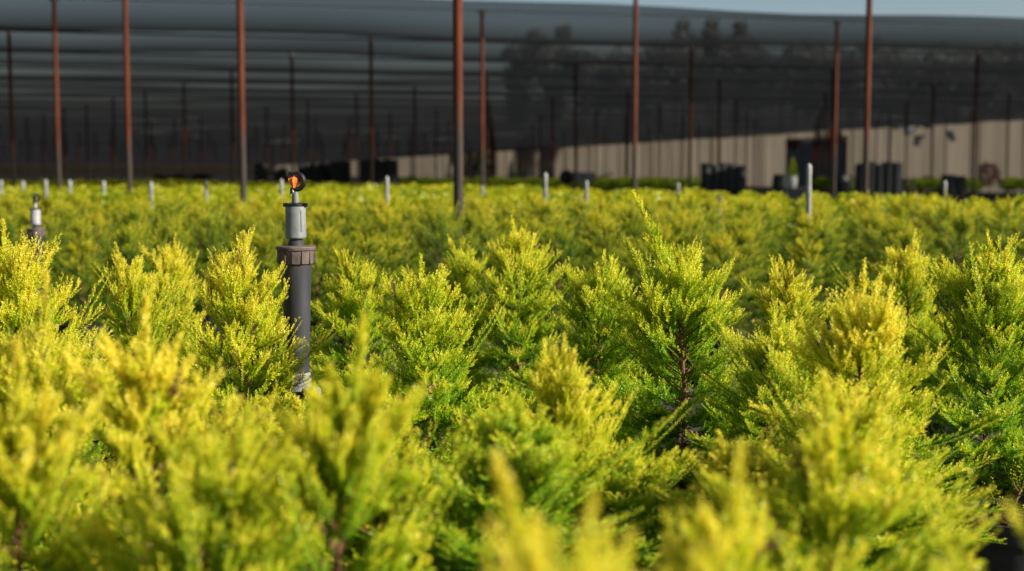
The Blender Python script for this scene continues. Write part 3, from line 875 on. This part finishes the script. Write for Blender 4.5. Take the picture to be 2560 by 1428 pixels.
# ------------------------------------------------------------------ second bed: low green shrubs in tubs
b = MB()
b.lathe([(0.17, 0.0), (0.205, 0.40), (0.222, 0.405), (0.228, 0.46), (0.218, 0.462), (0.20, 0.42), (0.001, 0.42)], 20)
TUB_ME = b.mesh('tub', M_TUB, True)
def blob_leaves(seed, n, rx, rz, l, w, mat, yl=(0.2, 0.9), core=0.45):
    r_ = np.random.default_rng(seed)
    v = r_.normal(0, 1, (n, 3)); v /= np.linalg.norm(v, axis=1, keepdims=True)
    # a few lobes give the crown an uneven outline
    lob = r_.normal(0, 1, (7, 3)); lob /= np.linalg.norm(lob, axis=1, keepdims=True)
    k = 0.78 + 0.30 * np.max(np.clip(v @ lob.T, 0, 1) ** 4, axis=1)
    q = (core + (1 - core) * r_.random(n) ** 0.5) * k
    c = v * q[:, None] * np.array([rx, rx, rz])
    dr = v + r_.normal(0, .6, (n, 3)) + np.array([0, 0, .3]); dr /= np.linalg.norm(dr, axis=1, keepdims=True)
    wv = np.cross(dr, r_.normal(0, 1, (n, 3))); wv /= np.linalg.norm(wv, axis=1, keepdims=True)
    V = np.stack([c, c + dr * l * .5 + wv * w * .5, c + dr * l, c + dr * l * .5 - wv * w * .5], 1)
    y = np.clip(yl[0] + (yl[1] - yl[0]) * (0.5 + 0.3 * v[:, 2] + r_.normal(0, .25, n)), 0, 1)
    return quads_mesh('foliage', V, mat, y)
HEDGE = [blob_leaves(300 + i, 520, 0.27, 0.15, 0.06, 0.03, M_HEDGE, (0.2, 1.0)) for i in range(3)]
def tub_shrub(px, d, ztop, label, me, group='low green shrubs in black tubs', name='tub_shrub', zc=None):
    x = (px - 1280) / FPX * d
    r = empty(name, (x, d, 0), label, 'shrub', group)
    link('tub', TUB_ME, r)
    f = link('foliage', me, r, (0, 0, zc if zc else ztop - 0.15)); f.rotation_euler = (0, 0, random.uniform(0, 6))
    bb = MB(); bb.tube([(0, 0, .41), (0, 0, (zc if zc else ztop - .15))], 0.012, 6); bb.build('stem', M_BARK, r)
    return r
for row in range(3):
    d = 33.5 + row * 0.55
    px = 1020 + row * 9
    while px < 2600:
        dd = d + (2600 - px) * 0.0015
        if not (1738 < px < 2035) and not (2120 < px < 2262) and not (2440 < px < 2500):
            if px < 1740: lab = 'low green shrub in the tub row between middle post and first pot stack'
            elif px < 2130: lab = 'low green shrub in the short tub row by the dark doorway'
            elif px < 2450: lab = 'low green shrub in the tub row past the second pot stack'
            else: lab = 'low green shrub in the tub row at the picture edge past pink bush'
            tub_shrub(px, dd, 0.85 + random.uniform(-.03, .03), lab, HEDGE[random.randrange(3)])
        px += 44
tub_shrub(2470, 31.0, 1.15, 'pink flowering bush in a black tub', blob_leaves(330, 420, 0.24, 0.27, 0.08, 0.05, M_PINK), None, 'flowering_bush', 0.95)

# dark upright shrub beside the slim post, orange crowned trees at the doorway
def tree(loc, h, rx, rz, me, label, trunk=0.05, name='tree', cat='tree', group=None, mat=M_BARK):
    r = empty(name, loc, label, cat, group, random.uniform(0, 6))
    b = MB(); b.tube([(0, 0, 0), (.03 * h * .1, 0, h * .4), (0, .02 * h * .1, h - rz)], [trunk, trunk * .75, trunk * .35], 8)
    zc = h - rz
    for k in range(5):
        a = k * 1.3
        b.tube([(0, 0, zc - rz * .7 + k * .12 * rz), (rx * .4 * math.cos(a), rx * .4 * math.sin(a), zc - rz * .2 + k * .12 * rz), (rx * .75 * math.cos(a), rx * .75 * math.sin(a), zc + rz * .2 + .1 * k * rz)],
               [trunk * .4, trunk * .25, trunk * .08], 6)
    b.build('trunk', mat, r, True)
    link('crown', me, r, (0, 0, zc))
    return r
p = at(1205, 372, 37)
tree((p.x + .03, p.y, 0), p.z, 0.33, 0.6, blob_leaves(340, 900, 0.30, 0.58, 0.09, 0.045, M_DARKLEAF), 'dark upright bush behind the slim rusty post', 0.03, 'dark_bush', 'bush')
p = at(2086, 322, 66)
tree((p.x, p.y, 0), p.z, 0.42, 0.40, blob_leaves(341, 420, 0.42, 0.42, 0.13, 0.08, M_ORANGE), 'slim tree with rust orange crown before the charcoal door', 0.05)
p = at(1985, 350, 70)
tree((p.x, p.y, 0), p.z, 0.40, 0.24, blob_leaves(342, 260, 0.42, 0.24, 0.13, 0.08, M_ORANGE, (0.0, 0.5)), 'smaller dull red crowned tree before the charcoal door', 0.05)

# conifer in a white pot on a black crate
p = at(1981, 470, 28)
crate = empty('black_crate', (p.x, p.y, 0), 'black crate carrying the white flower pot', 'crate')
bb = MB(); hh = p.z
for k in range(6): bb.box((0, -.2, hh * (k + .5) / 6), (0.42, .02, hh / 6 - .02)); bb.box((0, .2, hh * (k + .5) / 6), (0.42, .02, hh / 6 - .02))
for k in range(6): bb.box((-.2, 0, hh * (k + .5) / 6), (.02, 0.37, hh / 6 - .02)); bb.box((.2, 0, hh * (k + .5) / 6), (.02, 0.37, hh / 6 - .02))
bb.build('slats', M_TUB, crate)
bb = MB()
for sx in (-.195, .195):
    for sy in (-.195, .195): bb.box((sx, sy, hh / 2 - .01), (.05, .05, hh - .02))
bb.box((0, 0, hh - .012), (.40, .40, .02))
bb.build('crate_frame', M_TUB, crate)
con = empty('potted_conifer', (p.x, p.y, hh), 'small cone shaped yellow conifer in a round white pot', 'conifer')
bb = MB(); bb.lathe([(0.06, 0), (0.085, .06), (0.095, .14), (0.088, .22), (0.08, .25), (0.07, .25), (0.07, .22), (.001, .22)], 24)
bb.build('pot', M_WHITE, con, True)
r_ = np.random.default_rng(8); n = 500
h = r_.random(n); a = r_.uniform(0, 6.28, n); rad = (0.11 * (1 - h) + .015) * np.sqrt(r_.uniform(.3, 1, n))
c = np.stack([rad * np.cos(a), rad * np.sin(a), .22 + .36 * h], 1)
dr = np.stack([np.cos(a) * .6, np.sin(a) * .6, np.ones(n)], 1); wv = np.stack([-np.sin(a), np.cos(a), 0 * a], 1)
link('foliage', quads_mesh('foliage', np.stack([c, c + dr * .02 + wv * .008, c + dr * .04, c + dr * .02 - wv * .008], 1), M_LEAF, np.clip(.3 + .3 * h + r_.normal(0, .15, n), 0, 1)), con)
bb = MB(); bb.tube([(0, 0, .2), (0, 0, .52)], .006, 6); bb.build('stem', M_STEM, con)

# upturned tubs lying about behind the bed
for px, yt, d, s, lab in [(1952, 436, 29, 1.0, 'upturned black tub beside the white flower pot'), (2106, 436, 31, .9, 'upturned black tub on the short green tub row side'),
                          (2372, 437, 31.5, 1.0, 'upturned black tub behind the pale standpipe'), (2398, 440, 31.5, .9, 'smaller upturned black tub beside the one behind the pale standpipe')]:
    p = at(px, yt, d)
    r = empty('upturned_tub', (p.x, p.y, 0), lab, 'tub', 'upturned black tubs behind the bed')
    bb = MB(); bb.lathe([(0.23 * s, 0), (.235 * s, .06), (.21 * s, .065), (.20 * s, p.z * .6), (.16 * s, p.z - .01), (.15 * s, p.z)], 20)
    bb.build('shell', M_TUB, r, True)
    bb = MB(); bb.lathe([(0.240 * s, .015), (.250 * s, .02), (.250 * s, .05), (.240 * s, .055)], 20, closed=False); bb.build('rim', M_TUB, r, True)

# wheelbarrow behind the tub row
p = at(1440, 428, 31.5)
wb = empty('wheelbarrow', (p.x, p.y, 0), 'grey wheelbarrow with black wheel raised behind the tub row', 'wheelbarrow')
bb = MB(); zt = p.z
vs = [(-.02, -.22, zt - .24), (.36, -.22, zt - .24), (.36, .22, zt - .24), (-.02, .22, zt - .24), (-.14, -.3, zt - .02), (.44, -.3, zt - .04), (.44, .3, zt - .04), (-.14, .3, zt - .02)]
bb.add(vs, [(3, 2, 1, 0), (0, 1, 5, 4), (1, 2, 6, 5), (2, 3, 7, 6), (3, 0, 4, 7)])
o = bb.build('tray', M_TRAY, wb); sm = o.modifiers.new('thick', 'SOLIDIFY'); sm.thickness = 0.012
bb = MB()
for k in range(20):
    pass
ring = [(-.22 + .0 + .11 * math.cos(a), 0, zt - .14 + .11 * math.sin(a)) for a in np.linspace(0, 2 * math.pi, 25)]
bb.tube(ring, .06, 8)
bb.tube([(-.22, -.06, zt - .14), (-.22, .06, zt - .14)], .05, 10)
bb.build('wheel', M_BLACK, wb, True)
bb = MB()
for s in (-.2, .2):
    bb.tube([(-.22, s * .4, zt - .14), (.1, s, zt - .26), (.85, s * 1.3, zt - .05)], .016, 8)
    bb.tube([(.3, s, zt - .25), (.36, s, 0.0)], .016, 8)
    bb.tube([(-.1, s * .6, zt - .2), (-.16, s, 0.0)], .016, 8)
bb.build('frame', M_WIRE, wb, True)

# ------------------------------------------------------------------ trees beyond the wall
def big_crown(seed, n, rx, rz):
    r_ = np.random.default_rng(seed)
    cs = r_.normal(0, 1, (16, 3)); cs /= np.linalg.norm(cs, axis=1, keepdims=True)
    cs *= r_.uniform(.25, .8, (16, 1)); cs *= np.array([rx, rx, rz])
    rr_ = r_.uniform(.22, .42, 16)
    k = r_.integers(0, 16, n)
    v = r_.normal(0, 1, (n, 3)); v /= np.linalg.norm(v, axis=1, keepdims=True)
    c = cs[k] + v * (rr_[k] * r_.random(n) ** .4)[:, None] * np.array([rx, rx, min(rx, rz) * 1.1])
    dr = v + r_.normal(0, .7, (n, 3)); dr /= np.linalg.norm(dr, axis=1, keepdims=True)
    wv = np.cross(dr, r_.normal(0, 1, (n, 3))); wv /= np.linalg.norm(wv, axis=1, keepdims=True)
    l, w = .55, .3
    return quads_mesh('crown', np.stack([c, c + dr * l * .5 + wv * w * .5, c + dr * l, c + dr * l * .5 - wv * w * .5], 1), M_TREE, np.clip(.5 + .3 * v[:, 2] + r_.normal(0, .2, n), 0, 1))
CROWNS = {'wide': big_crown(400, 4200, 5.0, 4.5), 'tall': big_crown(401, 4600, 4.2, 9.0), 'spire': big_crown(402, 2200, 1.5, 4.5)}
BACK = [(1460 + 62 * k, 88 + (k * 23) % 34, 170 + (k * 13) % 20, 'wide', 'tree with haze-pale leaves in the second line beyond the tan wall') for k in range(19)]
for px, ytop, d, kind, lab in BACK + [
   (1300, 20, 190, 'tall', 'broad tall tree looming through the roof cloth beside the slim post'),
   (1368, 8, 185, 'tall', 'tallest tree looming through the roof cloth past the slim post'),
   (1560, 120, 150, 'wide', 'rounded tree behind the wall near the post beside leaning shrub'),
   (1690, 60, 140, 'wide', 'rounded tree behind the wall just before the three spires'),
   (1712, 27, 150, 'spire', 'first narrow tree spire showing above the roof edge'),
   (1785, 24, 150, 'spire', 'second and broadest narrow tree spire above the roof edge'),
   (1845, 29, 152, 'spire', 'last narrow tree spire above the roof edge'),
   (1850, 80, 140, 'wide', 'rounded tree behind the wall below the last spire'),
   (1990, 85, 138, 'wide', 'rounded tree behind the wall above the charcoal door'),
   (2130, 78, 136, 'wide', 'rounded tree behind the wall above the second pot stack'),
   (2270, 88, 136, 'wide', 'rounded tree behind the wall above the torn plastic'),
   (2400, 92, 135, 'wide', 'rounded tree behind the wall above the low dark tub'),
   (2540, 95, 135, 'wide', 'rounded tree behind the wall at the picture edge')]:
    p = at(px, ytop, d)
    rx, rz = {'wide': (5.0, 4.5), 'tall': (4.2, 9.0), 'spire': (1.5, 4.5)}[kind]
    tree((p.x, p.y, 0), p.z, rx, rz, CROWNS[kind], lab, 0.28, 'outside_tree', 'tree', 'trees beyond the tan wall')

# ------------------------------------------------------------------ light
SUN_AZ = math.atan2(0.935, -0.355)      # from +Y towards +X
SUN_EL = R(30)
sun_dir = Vector((math.sin(SUN_AZ) * math.cos(SUN_EL), math.cos(SUN_AZ) * math.cos(SUN_EL), math.sin(SUN_EL)))
ld = bpy.data.lights.new('sun', 'SUN'); ld.energy = 5.0; ld.angle = R(0.5); ld.color = (1.0, 0.95, 0.85)
lo = bpy.data.objects.new('sun', ld); COL.objects.link(lo)
lo.rotation_euler = sun_dir.to_track_quat('Z', 'Y').to_euler()
wd = bpy.data.worlds.new('World'); sc.world = wd; wd.use_nodes = True
nt = wd.node_tree
bg = nt.nodes['Background']
sky = nt.nodes.new('ShaderNodeTexSky'); sky.sky_type = 'NISHITA'; sky.sun_disc = False
sky.sun_elevation = SUN_EL; sky.sun_rotation = SUN_AZ
nt.links.new(sky.outputs[0], bg.inputs[0]); bg.inputs[1].default_value = 0.05

sc.view_settings.view_transform = 'Standard'; sc.view_settings.look = 'None'
sc.view_settings.gamma = 1.0; sc.view_settings.exposure = 0.90
sc.cycles.use_denoising = True
sc.cycles.transparent_max_bounces = 16
sc.cycles.max_bounces = 8
sc.render.film_transparent = False
